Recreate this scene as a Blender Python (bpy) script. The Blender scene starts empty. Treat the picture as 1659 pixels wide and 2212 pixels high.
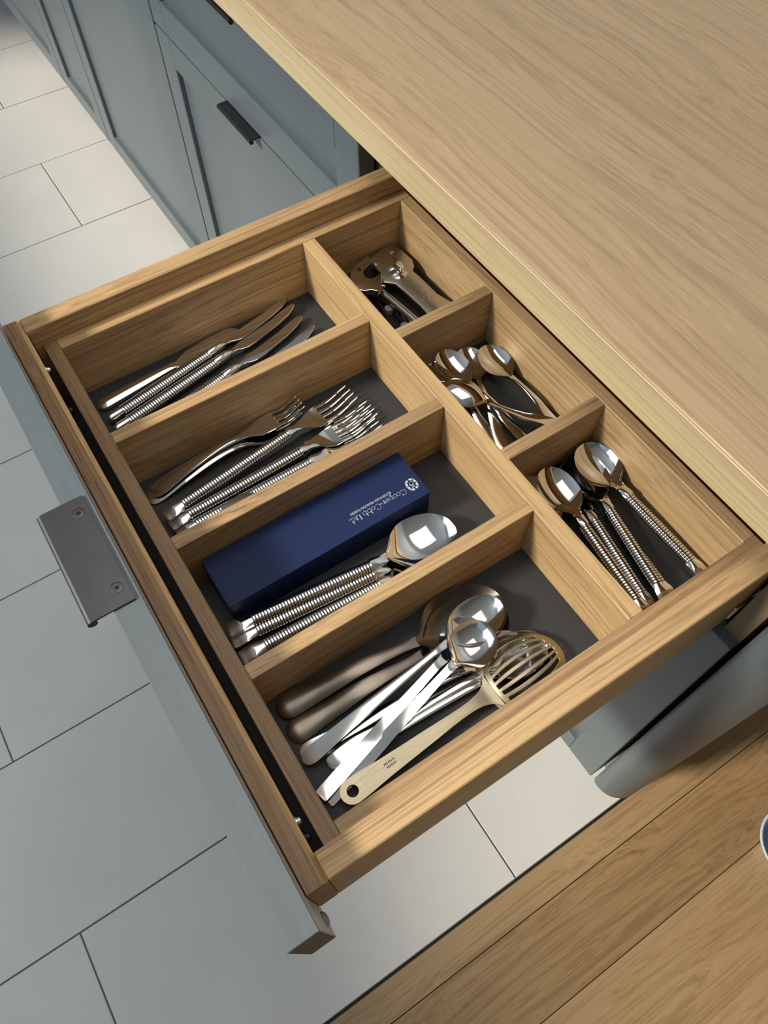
import bpy, bmesh, math, random
from mathutils import Matrix, Vector
random.seed(7)
R = math.radians
SC = bpy.context.scene

# ------------------------------------------------------------------ camera, world, light, exposure
# world frame: x along the cabinet run (towards the near end), y into the cabinets, z up, z=0 at the drawer rim
cam_d = bpy.data.cameras.new('camera'); cam = bpy.data.objects.new('camera', cam_d); SC.collection.objects.link(cam)
RIGHT = Vector((0.54329169, 0.83951089, -0.00745772))
DOWN = Vector((0.72397423, -0.47298259, -0.50214418))
FWD = Vector((-0.42508288, 0.26741156, -0.86475176))
m = Matrix((RIGHT, -DOWN, -FWD)).transposed().to_4x4(); m.translation = Vector((0.6104, 0.0259, 0.518))
cam.matrix_world = m
cam_d.sensor_fit = 'HORIZONTAL'; cam_d.sensor_width = 36.0; cam_d.lens = 1654.6/1659*36.0; cam_d.clip_start = 0.02
SC.camera = cam

W = bpy.data.worlds.new('world'); SC.world = W; W.use_nodes = True
bg = W.node_tree.nodes['Background']; bg.inputs[0].default_value = (0.60, 0.72, 0.88, 1); bg.inputs[1].default_value = 0.5
SC.view_settings.view_transform = 'Standard'; SC.view_settings.look = 'None'
SC.view_settings.gamma = 1.0; SC.view_settings.use_curve_mapping = False
SC.view_settings.exposure = 0.0

def area(name, loc, target, sx, sy, power, col):
    d = bpy.data.lights.new(name, 'AREA'); d.shape = 'RECTANGLE'; d.size = sx; d.size_y = sy; d.energy = power; d.color = col
    o = bpy.data.objects.new(name, d); SC.collection.objects.link(o); o.location = loc
    o.rotation_euler = (Vector(target)-Vector(loc)).to_track_quat('-Z', 'Y').to_euler(); return o
sun_d = bpy.data.lights.new('sun', 'SUN'); sun_d.energy = 3.9; sun_d.angle = R(8); sun_d.color = (1.0, 0.90, 0.75)
sun = bpy.data.objects.new('sun', sun_d); SC.collection.objects.link(sun)
sun.rotation_euler = Vector((0.22, 1.0, -0.78)).to_track_quat('-Z', 'Y').to_euler()
area('window_daylight', (-0.6, -1.78, 1.08), (-0.1, 0.3, -0.3), 2.6, 1.2, 23, (0.64, 0.82, 1.0))
area('worktop_fill', (0.1, 0.30, 1.72), (0.1, 0.30, 0), 1.5, 1.0, 10, (1.0, 0.92, 0.82))  # unseen fill lamp, added to brighten the worktop more than the floor

# ------------------------------------------------------------------ materials
def nt(name):
    mt = bpy.data.materials.new(name); mt.use_nodes = True; t = mt.node_tree
    return mt, t, t.nodes['Principled BSDF']
def node(t, k, **kw):
    n = t.nodes.new(k)
    for a, b in kw.items(): setattr(n, a, b)
    return n
def mathn(t, op, a, b=None):
    n = node(t, 'ShaderNodeMath', operation=op)
    for i, v in enumerate((a, b)):
        if v is None: continue
        if isinstance(v, (int, float)): n.inputs[i].default_value = v
        else: t.links.new(v, n.inputs[i])
    return n.outputs[0]
def ramp(t, fac, stops):
    n = node(t, 'ShaderNodeValToRGB'); cr = n.color_ramp
    while len(cr.elements) < len(stops): cr.elements.new(0.5)
    for e, (p, c) in zip(cr.elements, stops): e.position = p; e.color = (*c, 1) if len(c) == 3 else c
    t.links.new(fac, n.inputs[0]); return n.outputs[0]
def noise(t, vec, scale, detail=2, rough=.5, dist=0):
    n = node(t, 'ShaderNodeTexNoise'); n.inputs['Scale'].default_value = scale; n.inputs['Detail'].default_value = detail
    n.inputs['Roughness'].default_value = rough; n.inputs['Distortion'].default_value = dist
    if vec is not None: t.links.new(vec, n.inputs['Vector'])
    return n.outputs['Fac']
def mixc(t, fac, a, b, mode='MIX'):
    n = node(t, 'ShaderNodeMix', data_type='RGBA', blend_type=mode)
    if isinstance(fac, float): n.inputs[0].default_value = fac
    else: t.links.new(fac, n.inputs[0])
    for i, v in ((6, a), (7, b)):
        if isinstance(v, tuple): n.inputs[i].default_value = (*v, 1)
        else: t.links.new(v, n.inputs[i])
    return n.outputs[2]

def oak(name, axis, light, dark, freq=70., figure=1.0, rough=.42, pore=.55, seed=0., across=1.0, bump=.15):
    """planed oak: growth bands, fibres and pores stretched along one axis; every board shifts by its object's random"""
    mt, t, p = nt(name)
    tc = node(t, 'ShaderNodeTexCoord'); oi = node(t, 'ShaderNodeObjectInfo')
    off = node(t, 'ShaderNodeVectorMath', operation='SCALE'); off.inputs[0].default_value = (7.1+seed, 3.7+seed, 5.3)
    t.links.new(oi.outputs['Random'], off.inputs['Scale'])
    add = node(t, 'ShaderNodeVectorMath', operation='ADD'); t.links.new(tc.outputs['Object'], add.inputs[0]); t.links.new(off.outputs[0], add.inputs[1])
    def stretched(l, c):
        mp = node(t, 'ShaderNodeMapping'); s = [c, c, c]; s['xyz'.index(axis)] = l; mp.inputs['Scale'].default_value = s
        t.links.new(add.outputs[0], mp.inputs['Vector']); return mp.outputs[0]
    # slow meander of the grain lines
    mea = noise(t, stretched(1.6, 9.*across), 1.0, 2, .5)
    warp = node(t, 'ShaderNodeVectorMath', operation='ADD'); wv = node(t, 'ShaderNodeCombineXYZ')
    wm = mathn(t, 'MULTIPLY', mathn(t, 'SUBTRACT', mea, .5), .045*figure)
    for a in 'XYZ':
        if a != axis.upper(): t.links.new(wm, wv.inputs[a])
    t.links.new(add.outputs[0], warp.inputs[0]); t.links.new(wv.outputs[0], warp.inputs[1])
    def along(l, c, d=2, r=.6):
        mp = node(t, 'ShaderNodeMapping'); q = [c, c, c]; q['xyz'.index(axis)] = l; mp.inputs['Scale'].default_value = q
        t.links.new(warp.outputs[0], mp.inputs['Vector']); return noise(t, mp.outputs[0], 1.0, d, r)
    broad = along(.9, freq*.45, 3, .55); line = along(1.2, freq*3.2, 3, .6); line2 = along(2.2, freq*7.5, 2, .6); fib = along(5, 520, 3, .65); por = along(26, 800, 2, .5)
    mid = tuple(l*.55+d*.45 for l, d in zip(light, dark))
    col = ramp(t, broad, [(.28, mid), (.46, tuple(l*.86+d*.14 for l, d in zip(light, dark))), (.60, light), (.75, tuple(l*.8+d*.2 for l, d in zip(light, dark)))])
    col = mixc(t, mathn(t, 'MULTIPLY', ramp(t, line, [(.36, (1, 1, 1)), (.49, (0, 0, 0))]), .68), col, dark)
    col = mixc(t, mathn(t, 'MULTIPLY', ramp(t, line2, [(.38, (1, 1, 1)), (.48, (0, 0, 0))]), .55), col, dark)
    col = mixc(t, mathn(t, 'MULTIPLY', ramp(t, fib, [(.35, (1, 1, 1)), (.55, (0, 0, 0))]), .35), col, mid)
    col = mixc(t, mathn(t, 'MULTIPLY', ramp(t, fib, [(.56, (0, 0, 0)), (.72, (1, 1, 1))]), .35), col, tuple(min(1, x*1.3) for x in light))
    pm = ramp(t, por, [(.57, (0, 0, 0)), (.66, (1, 1, 1))])
    pz = mathn(t, 'MULTIPLY', mathn(t, 'MULTIPLY', pm, pore), ramp(t, line, [(.35, (1, 1, 1)), (.62, (.15, .15, .15))]))
    col = mixc(t, pz, col, tuple(d*.55 for d in dark))
    tone = mathn(t, 'ADD', mathn(t, 'MULTIPLY', oi.outputs['Random'], .16), .92)
    hs = node(t, 'ShaderNodeHueSaturation'); t.links.new(tone, hs.inputs['Value']); t.links.new(col, hs.inputs['Color'])
    t.links.new(hs.outputs[0], p.inputs['Base Color'])
    p.inputs['Roughness'].default_value = rough; p.inputs['Specular IOR Level'].default_value = .4
    b = node(t, 'ShaderNodeBump'); b.inputs['Strength'].default_value = bump; b.inputs['Distance'].default_value = .0004
    t.links.new(mathn(t, 'SUBTRACT', fib, mathn(t, 'MULTIPLY', pm, .6)), b.inputs['Height']); t.links.new(b.outputs[0], p.inputs['Normal'])
    return mt

def paint(name, col, rough=.38, grain='z'):
    mt, t, p = nt(name); tc = node(t, 'ShaderNodeTexCoord')
    mp = node(t, 'ShaderNodeMapping'); s = [260, 260, 260]; s['xyz'.index(grain)] = 9; mp.inputs['Scale'].default_value = s
    t.links.new(tc.outputs['Object'], mp.inputs['Vector'])
    n = noise(t, mp.outputs[0], 1.0, 3, .6)
    t.links.new(ramp(t, n, [(.3, tuple(c*.93 for c in col)), (.7, tuple(c*1.05 for c in col))]), p.inputs['Base Color'])
    p.inputs['Roughness'].default_value = rough
    b = node(t, 'ShaderNodeBump'); b.inputs['Strength'].default_value = .28; b.inputs['Distance'].default_value = .0006
    t.links.new(n, b.inputs['Height']); t.links.new(b.outputs[0], p.inputs['Normal']); return mt

def plain(name, col, rough=.5, metal=0., nscale=0, namp=.06, bump=0., spec=.5):
    mt, t, p = nt(name); p.inputs['Roughness'].default_value = rough; p.inputs['Metallic'].default_value = metal
    p.inputs['Specular IOR Level'].default_value = spec
    p.inputs['Base Color'].default_value = (*col, 1)
    if nscale:
        tc = node(t, 'ShaderNodeTexCoord'); n = noise(t, tc.outputs['Object'], nscale, 4, .6)
        t.links.new(ramp(t, n, [(.25, tuple(c*(1-namp) for c in col)), (.75, tuple(min(1, c*(1+namp)) for c in col))]), p.inputs['Base Color'])
        if bump:
            b = node(t, 'ShaderNodeBump'); b.inputs['Strength'].default_value = bump; b.inputs['Distance'].default_value = .0005
            t.links.new(n, b.inputs['Height']); t.links.new(b.outputs[0], p.inputs['Normal'])
    return mt

def tarnish(name, base, stain, rough, nscale=60, lo=.35, hi=.65, scratch=.25):
    mt, t, p = nt(name); tc = node(t, 'ShaderNodeTexCoord'); p.inputs['Metallic'].default_value = 1
    n = noise(t, tc.outputs['Object'], nscale, 5, .65)
    mp = node(t, 'ShaderNodeMapping'); mp.inputs['Scale'].default_value = (60, 900, 900); mp.inputs['Rotation'].default_value = (0, 0, .5)
    t.links.new(tc.outputs['Object'], mp.inputs['Vector']); s = noise(t, mp.outputs[0], 1.0, 2, .6)
    t.links.new(ramp(t, n, [(lo, base), (hi, stain)]), p.inputs['Base Color'])
    t.links.new(ramp(t, s, [(.4, (rough*.93,)*3), (.7, (min(1, rough*1.1),)*3)]), p.inputs['Roughness'])
    b = node(t, 'ShaderNodeBump'); b.inputs['Strength'].default_value = scratch; b.inputs['Distance'].default_value = .0002
    t.links.new(s, b.inputs['Height']); t.links.new(b.outputs[0], p.inputs['Normal']); return mt

LT, DK = (.61, .410, .205), (.29, .170, .078)
BL, BD = (.33, .205, .105), (.185, .105, .050)      # painted front's shadow, put into the drawer-front and tray-front colour
OAK_Y = oak('oak_light_along_y', 'y', LT, DK)
OAK_Y2 = oak('oak_brown_along_y', 'y', (.49, .325, .165), (.22, .130, .062), freq=95, seed=3)
OAK_X = oak('oak_light_along_x', 'x', (.67, .460, .225), (.36, .220, .100), freq=80, seed=5)
OAK_X_SHADE = oak('oak_shaded_along_x', 'x', BL, BD, freq=120, figure=.6, seed=8, pore=.8)
OAK_TOP = oak('oak_worktop', 'x', (.66, .465, .270), (.47, .315, .175), freq=34, figure=2.4, rough=.34, pore=.3, seed=11, across=.8, bump=.10)
OAK_EDGE_LIT = oak('oak_edge_lit', 'x', (.86, .68, .39), (.66, .47, .23), freq=110, figure=.5, rough=.4, pore=.3, seed=2)  # paler oak stands in for window light on the worktop's front face
BOARD = oak('oak_floorboard', 'y', (.36, .235, .115), (.21, .125, .055), freq=34, figure=3, rough=.38, pore=.4, seed=17, across=1.2)
BOARD_L = oak('oak_floorboard_pale', 'y', (.44, .30, .155), (.29, .18, .085), freq=38, figure=2.2, rough=.4, pore=.3, seed=23)
OAK_Z = oak('oak_brown_along_z', 'z', (.40, .28, .16), (.21, .13, .066), freq=95, seed=31)
PAINT = paint('painted_oak_blue_grey', (.122, .150, .165), .36, 'z')
PAINT_X = paint('painted_oak_blue_grey_rail', (.122, .150, .165), .36, 'x')
PAINT_IN = paint('painted_oak_pale_back', (.42, .40, .37), .5, 'x')
ENDG = plain('bare_end_grain', (.20, .165, .13), .6, 0, 400, .2, .3)
TILE = plain('porcelain_tile', (.70, .69, .66), .34, 0, 5, .05, .05)
GROUT = plain('grey_grout', (.17, .16, .15), .85, 0, 300, .2, .2)
MAT = plain('charcoal_drawer_mat', (.026, .030, .034), .62, 0, 900, .25, .5)
STEEL = plain('polished_steel', (.76, .76, .77), .07, 1.0, 30, .03)
STEEL_S = plain('satin_steel', (.72, .72, .73), .11, 1.0, 60, .05)
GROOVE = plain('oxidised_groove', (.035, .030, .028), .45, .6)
OLD = tarnish('tarnished_silver', (.34, .30, .265), (.26, .225, .19), .30, 22, scratch=.03)
BRASSY = tarnish('worn_nickel_brass', (.44, .395, .29), (.38, .335, .235), .38, 14, scratch=.03)
BRUSH = tarnish('brushed_opener_steel', (.52, .50, .45), (.48, .455, .41), .33, 18, scratch=.02)
GUN = plain('gunmetal_handle', (.105, .106, .112), .34, .8, 60, .08)
BLACKM = plain('black_powder_coat', (.018, .020, .022), .38, .3, 300, .1)
PLASTIC = plain('black_plastic', (.012, .012, .013), .3, 0)
GREYCAP = plain('grey_plastic_cap', (.30, .33, .33), .35, 0)
BOX = plain('navy_card', (.010, .022, .085), .5, 0, 500, .08, .12, spec=.22)
INK = plain('pale_blue_ink', (.56, .62, .74), .5, 0)
WHITE = plain('white_wall_paint', (.80, .79, .76), .7, 0)
DARK = plain('dark_cabinet_inside', (.045, .045, .045), .6, 0)
CHROME = plain('zinc_screw', (.62, .64, .64), .2, 1.0)
DISH = plain('pale_blue_glaze', (.30, .45, .68), .2, 0)
DISHRIM = plain('pale_glaze', (.62, .74, .86), .2, 0)

# ------------------------------------------------------------------ mesh helpers
def link(name, me, mats, parent=None, sharp=35):
    o = bpy.data.objects.new(name, me); SC.collection.objects.link(o)
    for mm in (mats if isinstance(mats, (list, tuple)) else [mats]): me.materials.append(mm)
    if parent is not None: o.parent = parent
    return o
def from_bm(name, bm, mats, parent=None, smooth=False, angle=35):
    bmesh.ops.recalc_face_normals(bm, faces=bm.faces)
    if smooth:
        for f in bm.faces: f.smooth = True
        for e in bm.edges:
            if len(e.link_faces) == 2 and e.calc_face_angle(0) > R(angle): e.smooth = False
    me = bpy.data.meshes.new(name); bm.to_mesh(me); bm.free()
    return link(name, me, mats, parent)
def bx(bm, x0, x1, y0, y1, z0, z1, bev=0., mi=0, seg=1):
    r = bmesh.ops.create_cube(bm, size=1.0)
    for v in r['verts']: v.co = Vector(((x0+x1)/2+v.co.x*(x1-x0), (y0+y1)/2+v.co.y*(y1-y0), (z0+z1)/2+v.co.z*(z1-z0)))
    fs = {f for v in r['verts'] for f in v.link_faces}
    for f in fs: f.material_index = mi
    if bev:
        es = list({e for v in r['verts'] for e in v.link_edges})
        bmesh.ops.bevel(bm, geom=es, offset=bev, segments=seg, affect='EDGES', profile=.5)
def box(name, d, mat, parent=None, bev=.0008, loc=None):
    bm = bmesh.new(); bx(bm, *d, bev=bev)
    return from_bm(name, bm, mat, parent)
def cyl(bm, p, axis, r0, r1, h, n=20, mi=0, cap=True):
    q = Vector(axis).normalized().to_track_quat('Z', 'Y').to_matrix().to_4x4()
    q.translation = Vector(p)+Vector(axis).normalized()*h/2
    r = bmesh.ops.create_cone(bm, cap_ends=cap, segments=n, radius1=r0, radius2=r1, depth=h, matrix=q)
    for f in {f for v in r['verts'] for f in v.link_faces}: f.material_index = mi
def lathe(bm, prof, n=24, M=Matrix(), mi=0, close=True):
    """prof: (z, r) list, around local z"""
    rings = []
    for z, r in prof:
        rings.append([bm.verts.new(M @ Vector((r*math.cos(2*math.pi*i/n), r*math.sin(2*math.pi*i/n), z))) for i in range(n)])
    for a, b in zip(rings, rings[1:]):
        for i in range(n):
            f = bm.faces.new((a[i], a[(i+1) % n], b[(i+1) % n], b[i])); f.material_index = mi
    if close:
        bm.faces.new(rings[0][::-1]).material_index = mi; bm.faces.new(rings[-1]).material_index = mi
def prism(bm, pts, z0, z1, bev=0., mi=0):
    lo = [bm.verts.new((x, y, z0)) for x, y in pts]; hi = [bm.verts.new((x, y, z1)) for x, y in pts]
    n = len(pts)
    f1 = bm.faces.new(lo[::-1]); f2 = bm.faces.new(hi); side = [bm.faces.new((lo[i], lo[(i+1) % n], hi[(i+1) % n], hi[i])) for i in range(n)]
    for f in [f1, f2]+side: f.material_index = mi
    if bev:
        bmesh.ops.recalc_face_normals(bm, faces=[f1, f2]+side)
        bmesh.ops.bevel(bm, geom=list(f2.edges), offset=bev, segments=2, affect='EDGES', profile=.5)
def tube(bm, pts, r, n=10, mi=0):
    pts = [Vector(p) for p in pts]; rings = []
    for i, p in enumerate(pts):
        d = (pts[min(i+1, len(pts)-1)]-pts[max(i-1, 0)]).normalized()
        q = d.to_track_quat('Z', 'Y').to_matrix(); rr = r[i] if isinstance(r, (list, tuple)) else r
        rings.append([bm.verts.new(p+q @ Vector((rr*math.cos(2*math.pi*k/n), rr*math.sin(2*math.pi*k/n), 0))) for k in range(n)])
    for a, b in zip(rings, rings[1:]):
        for i in range(n): bm.faces.new((a[i], a[(i+1) % n], b[(i+1) % n], b[i])).material_index = mi
    bm.faces.new(rings[0][::-1]).material_index = mi; bm.faces.new(rings[-1]).material_index = mi

def cr(keys, x):
    """smooth interpolation of a list of (x, a, b, ...) keys"""
    k = keys
    if x <= k[0][0]: return k[0][1:]
    if x >= k[-1][0]: return k[-1][1:]
    for i in range(len(k)-1):
        if k[i][0] <= x <= k[i+1][0]:
            h = k[i+1][0]-k[i][0]; s = (x-k[i][0])/h; out = []
            for c in range(1, len(k[0])):
                p1, p2 = k[i][c], k[i+1][c]
                m1 = (p2-k[i-1][c])/(k[i+1][0]-k[i-1][0]) if i > 0 else (p2-p1)/h
                m2 = (k[i+2][c]-p1)/(k[i+2][0]-k[i][0]) if i+2 < len(k) else (p2-p1)/h
                out.append((2*s**3-3*s**2+1)*p1+(s**3-2*s**2+s)*m1*h+(-2*s**3+3*s**2)*p2+(s**3-s**2)*m2*h)
            return tuple(out)
def sheet(bm, keys, xs, nu=12, crown=False, mi=0):
    """a strip of metal along x. keys: (x, halfwidth, z of the rim, dish depth, thickness). dish>0 hollows the top, <0 crowns it"""
    top, bot = [], []
    for x in xs:
        w, z, d, th = cr(keys, x); w = max(w, .0002); a, b = [], []
        for j in range(nu+1):
            u = -1+2*j/nu; y = w*math.sin(u*math.pi/2) if nu > 4 else w*u; uu = y/w
            zz = z-d*(1-uu*uu)
            a.append(bm.verts.new((x, y, zz))); b.append(bm.verts.new((x, y*.97, zz-th)))
        top.append(a); bot.append(b)
    nr = len(xs)
    def q(*v):
        f = bm.faces.new(v); f.material_index = mi
    for i in range(nr-1):
        for j in range(nu):
            q(top[i][j], top[i+1][j], top[i+1][j+1], top[i][j+1]); q(bot[i][j+1], bot[i+1][j+1], bot[i+1][j], bot[i][j])
        q(top[i][0], bot[i][0], bot[i+1][0], top[i+1][0]); q(top[i][nu], top[i+1][nu], bot[i+1][nu], bot[i][nu])
    for j in range(nu):
        q(top[0][j], top[0][j+1], bot[0][j+1], bot[0][j]); q(top[-1][j+1], top[-1][j], bot[-1][j], bot[-1][j+1])
def span(a, b, n, ease=0):
    """n+1 stations; ease 1/2/3 crowds them at the start / end / both"""
    o = []
    for i in range(n+1):
        s = i/n
        if ease == 1: s = 1-math.cos(s*math.pi/2)
        if ease == 2: s = math.sin(s*math.pi/2)
        if ease == 3: s = (1-math.cos(s*math.pi))/2
        o.append(a+(b-a)*s)
    return o
def bowl_keys(x0, x1, w, depth, zr, th, egg=.55, neck=(.004, .0)):
    """egg-shaped bowl from the neck x0 to the tip x1"""
    L = x1-x0; out = []
    for s, k in ((0, 0), (.03, .16), (.07, .29), (.13, .50), (.20, .71), (.30, .90), (.40, .985), (.48, 1), (.58, .985), (.68, .935), (.78, .84), (.86, .71), (.92, .56), (.96, .41), (.985, .26), (.997, .11), (1, .01)):
        k = (1-(1-egg)*(.5-s)*.25)*k if egg else k
        d = depth*(1-abs(2*s-1)**2.4) if 0 < s < 1 else 0
        out.append((x0+L*s, max(w*k, neck[0] if s < .06 else .0003), zr-depth*.12*math.sin(math.pi*s), d, th))
    return out

def ribs(bm, x0, x1, ry0, ry1, rz0, rz1, zc, pitch=.0026, n=14, bulge=0.):
    """ribbed oval grip along x with real grooves; material 0 metal, 1 groove"""
    N = max(3, round((x1-x0)/pitch)); p = (x1-x0)/N; rings = []
    for i in range(N):
        for k, (s, g) in enumerate(((.0, .88), (.13, .88), (.20, .985), (.50, 1.03), (.93, .985))):
            x = x0+(i+s)*p; t = (x-x0)/(x1-x0); ry = (ry0+(ry1-ry0)*t+bulge*math.sin(math.pi*t))*g; rz = (rz0+(rz1-rz0)*t)*g
            zz = zc(x) if callable(zc) else zc
            rings.append((k, [bm.verts.new((x, ry*math.cos(2*math.pi*j/n), zz+rz*math.sin(2*math.pi*j/n))) for j in range(n)]))
    for (ka, a), (kb, b) in zip(rings, rings[1:]):
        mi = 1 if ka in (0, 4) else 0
        for j in range(n):
            bm.faces.new((a[j], a[(j+1) % n], b[(j+1) % n], b[j])).material_index = mi
    bm.faces.new(rings[0][1][::-1]); bm.faces.new(rings[-1][1])

def empty(name, label, cat, group=None):
    o = bpy.data.objects.new(name, None); SC.collection.objects.link(o); o.empty_display_size = .02
    o['label'] = label; o['category'] = cat
    if group: o['group'] = group
    return o
def aim(o, p0, p1, roll=0.):
    p0, p1 = Vector(p0), Vector(p1); x = (p1-p0).normalized(); y = Vector((0, 0, 1)).cross(x).normalized(); z = x.cross(y)
    mm = Matrix((x, y, z)).transposed().to_4x4(); mm = Matrix.Translation(p0) @ mm @ Matrix.Rotation(R(roll), 4, 'X')
    o.matrix_world = mm; return o
def dup(root, label, group=None):
    r = root.copy(); SC.collection.objects.link(r); r['label'] = label
    if group: r['group'] = group
    for ch in list(root.children):
        c = ch.copy(); SC.collection.objects.link(c); c.parent = r
        for g in ch.children:
            d = g.copy(); SC.collection.objects.link(d); d.parent = c
    return r

# ------------------------------------------------------------------ setting: floor
FL = -0.802
floor = bpy.data.objects.new('floor', None); SC.collection.objects.link(floor); floor['kind'] = 'structure'
box('grout', (-3.7, .6285, -1.62, .62, FL-.02, FL-.0022), GROUT, floor, 0)
box('subfloor', (.6285, 2.4, -1.62, 1.05, FL-.03, FL-.0105), DARK, floor, 0)
tm = None
def tile(x0, x1, y0, y1):
    bm = bmesh.new(); bx(bm, 0, x1-x0, 0, y1-y0, -.008, 0, bev=.0007)
    o = from_bm('tile', bm, TILE, floor); o.location = (x0, y0, FL); return o
tiles = {}
for k in range(-14, 2):
    xa = .0285+.3*k
    off = -.053 if k % 2 == 0 else .248
    ys = [off+.6*j for j in range(-4, 3)]
    for y in ys:
        ya, yb = max(y, -1.6), min(y+.6, .60)
        if yb-ya < .03: continue
        if k < -7 and ya < -.7: continue
        key = round(yb-ya, 3)
        if key in tiles:
            o = tiles[key].copy(); SC.collection.objects.link(o); o.location = (xa+.0012, ya+.0012, FL+random.uniform(-.0002, .0002))
        else: tiles[key] = tile(xa+.0012, xa+.2988, ya+.0012, yb-.0012)
boards = [(.6325, .680, BOARD_L), (.6812, .7965, BOARD), (.7977, 1.00, BOARD_L), (1.0012, 1.2, BOARD), (1.2012, 1.4, BOARD_L), (1.4012, 1.6, BOARD)]
for i, (a, b, mt) in enumerate(boards):
    o = box('floorboard', (a, b, -1.6, 1.03, FL-.010, FL+(.001 if i == 0 else 0)), mt, floor, .0006)

# room shell, mostly outside the frame
def struct(name, d, mat=WHITE, parent=None):
    o = box(name, d, mat, parent, 0)
    if parent is None: o['kind'] = 'structure'
    return o
struct('ceiling', (-3.75, 2.4, -1.75, 1.1, 1.75, 1.79))
struct('wall_back', (-3.75, 2.4, 1.04, 1.1, FL-.03, 1.75))
struct('wall_right_blocker', (2.35, 2.4, -1.62, 1.04, FL-.03, 1.75), plain('dark_wall_low_bounce', (.26, .27, .25), .7))  # unseen wall added to block light from the right, darkened to cut bounce
struct('wall_left', (-3.75, -3.69, -1.62, 1.04, FL-.03, 1.75))
wf = bpy.data.objects.new('wall_front', None); SC.collection.objects.link(wf); wf['kind'] = 'structure'
WX0, WX1, WZ0, WZ1 = -2.6, 1.9, .50, 1.68  # unseen opening, heights shaped to set where sun and shade edges fall
bmw = bmesh.new()
bx(bmw, -3.75, 2.4, -1.70, -1.62, FL-.03, WZ0); bx(bmw, -3.75, 2.4, -1.70, -1.62, WZ1, 1.75)
bx(bmw, -3.75, WX0, -1.70, -1.62, WZ0, WZ1); bx(bmw, WX1, 2.4, -1.70, -1.62, WZ0, WZ1)
from_bm('masonry', bmw, WHITE, wf)
win = bpy.data.objects.new('window_1', None); SC.collection.objects.link(win); win['kind'] = 'structure'
bmw = bmesh.new()
for x in (WX0, -1.1, .4, WX1-.05): bx(bmw, x, x+.05, -1.69, -1.64, WZ0, WZ1, bev=.004)
bx(bmw, WX0, WX1, -1.69, -1.64, WZ0, WZ0+.05); bx(bmw, WX0, WX1, -1.69, -1.64, WZ1-.05, WZ1)
from_bm('window_frame', bmw, WHITE, win)
box('window_sill', (WX0-.03, WX1+.03, -1.70, -1.55, WZ0-.03, WZ0-.001), WHITE, win, .003)

# ------------------------------------------------------------------ cabinets
YF = .400
def shaker(name, x0, x1, z0, z1, parent, ypos=YF, th=.021, st=.05, rl=.046, rt=None, back=None):
    """frame-and-panel front facing -y: stiles, rails and a recessed panel"""
    rt = rl if rt is None else rt
    d = bpy.data.objects.new(name, None); SC.collection.objects.link(d); d.parent = parent
    y0, y1 = ypos, ypos+th
    box('stile', (x0, x0+st, y0, y1, z0, z1), PAINT, d, .0012); box('stile', (x1-st, x1, y0, y1, z0, z1), PAINT, d, .0012)
    box('rail', (x0+st, x1-st, y0, y1, z0, z0+rl), PAINT_X, d, .0006); box('rail', (x0+st, x1-st, y0, y1, z1-rt, z1), PAINT_X, d, .0006)
    box('panel', (x0+st-.002, x1-st+.002, y0+.008, y1-.002, z0+rl-.002, z1-rt+.002), PAINT, d, 0)
    return d
def edge_pull(name, xc, z, yf, parent, mat, L=.098, out=.0335, screws=False, deep=.017):
    """edge pull: flat plate on the front's top edge whose outer edge rolls down into a bead"""
    x0, x1 = xc-L/2, xc+L/2; bm = bmesh.new()
    yo = yf+deep-.0015
    prof = [(yo, z+.0018), (yo-.012, z+.0019), (yf-.012, z+.0018), (yf-.016, z+.0014)]
    # rolled lip
    cy, cz, r = yf-.0155, z-.0020, .0036
    for a in (90, 112, 135, 158, 180, 205, 230, 255, 280, 305, 330): prof.append((cy+r*math.cos(R(a)), cz+r*math.sin(R(a))))
    prof += [(cy+r*.55, z-.0004), (yf-.010, z-.0002), (yf-.0004, z+.0001), (yo, z+.0001)]
    lo = [bm.verts.new((x0, y, zz)) for y, zz in prof]; hi = [bm.verts.new((x1, y, zz)) for y, zz in prof]; n = len(prof)
    for i in range(n): bm.faces.new((lo[i], lo[(i+1) % n], hi[(i+1) % n], hi[i]))
    bm.faces.new(lo); bm.faces.new(hi[::-1])
    o = from_bm(name, bm, mat, parent, smooth=True, angle=30)
    if screws:
        for xs in (x0+.0135, x1-.0145):
            bm = bmesh.new(); lathe(bm, [(-.001, .0038), (.00025, .0042), (.00045, .0036), (.0004, .0022), (.0003, .0001)], 24, Matrix.Translation((xs, yf+.0090, z+.0017)), 0, False)
            for i, r_ in ((0, .0043),):
                lathe(bm, [(-.0002, r_), (.00022, r_), (.00022, r_+.0003), (-.0002, r_+.0003)], 24, Matrix.Translation((xs, yf+.0090, z+.0017)), 1, False)
            for a in (35, 125):
                c = Matrix.Translation((xs, yf+.0090, z+.0022)) @ Matrix.Rotation(R(a), 4, 'Z')
                r4 = bmesh.ops.create_cube(bm, size=1, matrix=c @ Matrix.Diagonal((.0030, .0009, .0006, 1)))
                for f in {f for v in r4['verts'] for f in v.link_faces}: f.material_index = 1
            from_bm('screw', bm, [GUN, GROOVE], o, smooth=True)
    return o

ZB = -.672
def cabinet(label, x0, x1):
    c = empty('base_cabinet', label, 'cabinet', 'base cabinets under the worktop')
    bm = bmesh.new()
    bx(bm, x0, x0+.018, YF+.023, .97, ZB, .038); bx(bm, x1-.018, x1, YF+.023, .97, ZB, .038)
    bx(bm, x0+.018, x1-.018, YF+.03, .97, ZB, ZB+.018); bx(bm, x0+.018, x1-.018, .955, .97, ZB+.018, .038)
    from_bm('carcass', bm, DARK, c)
    box('plinth', (x0, x1, YF+.075, YF+.09, FL+.0008, ZB-.001), PAINT_X, c, 0)
    return c
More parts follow.
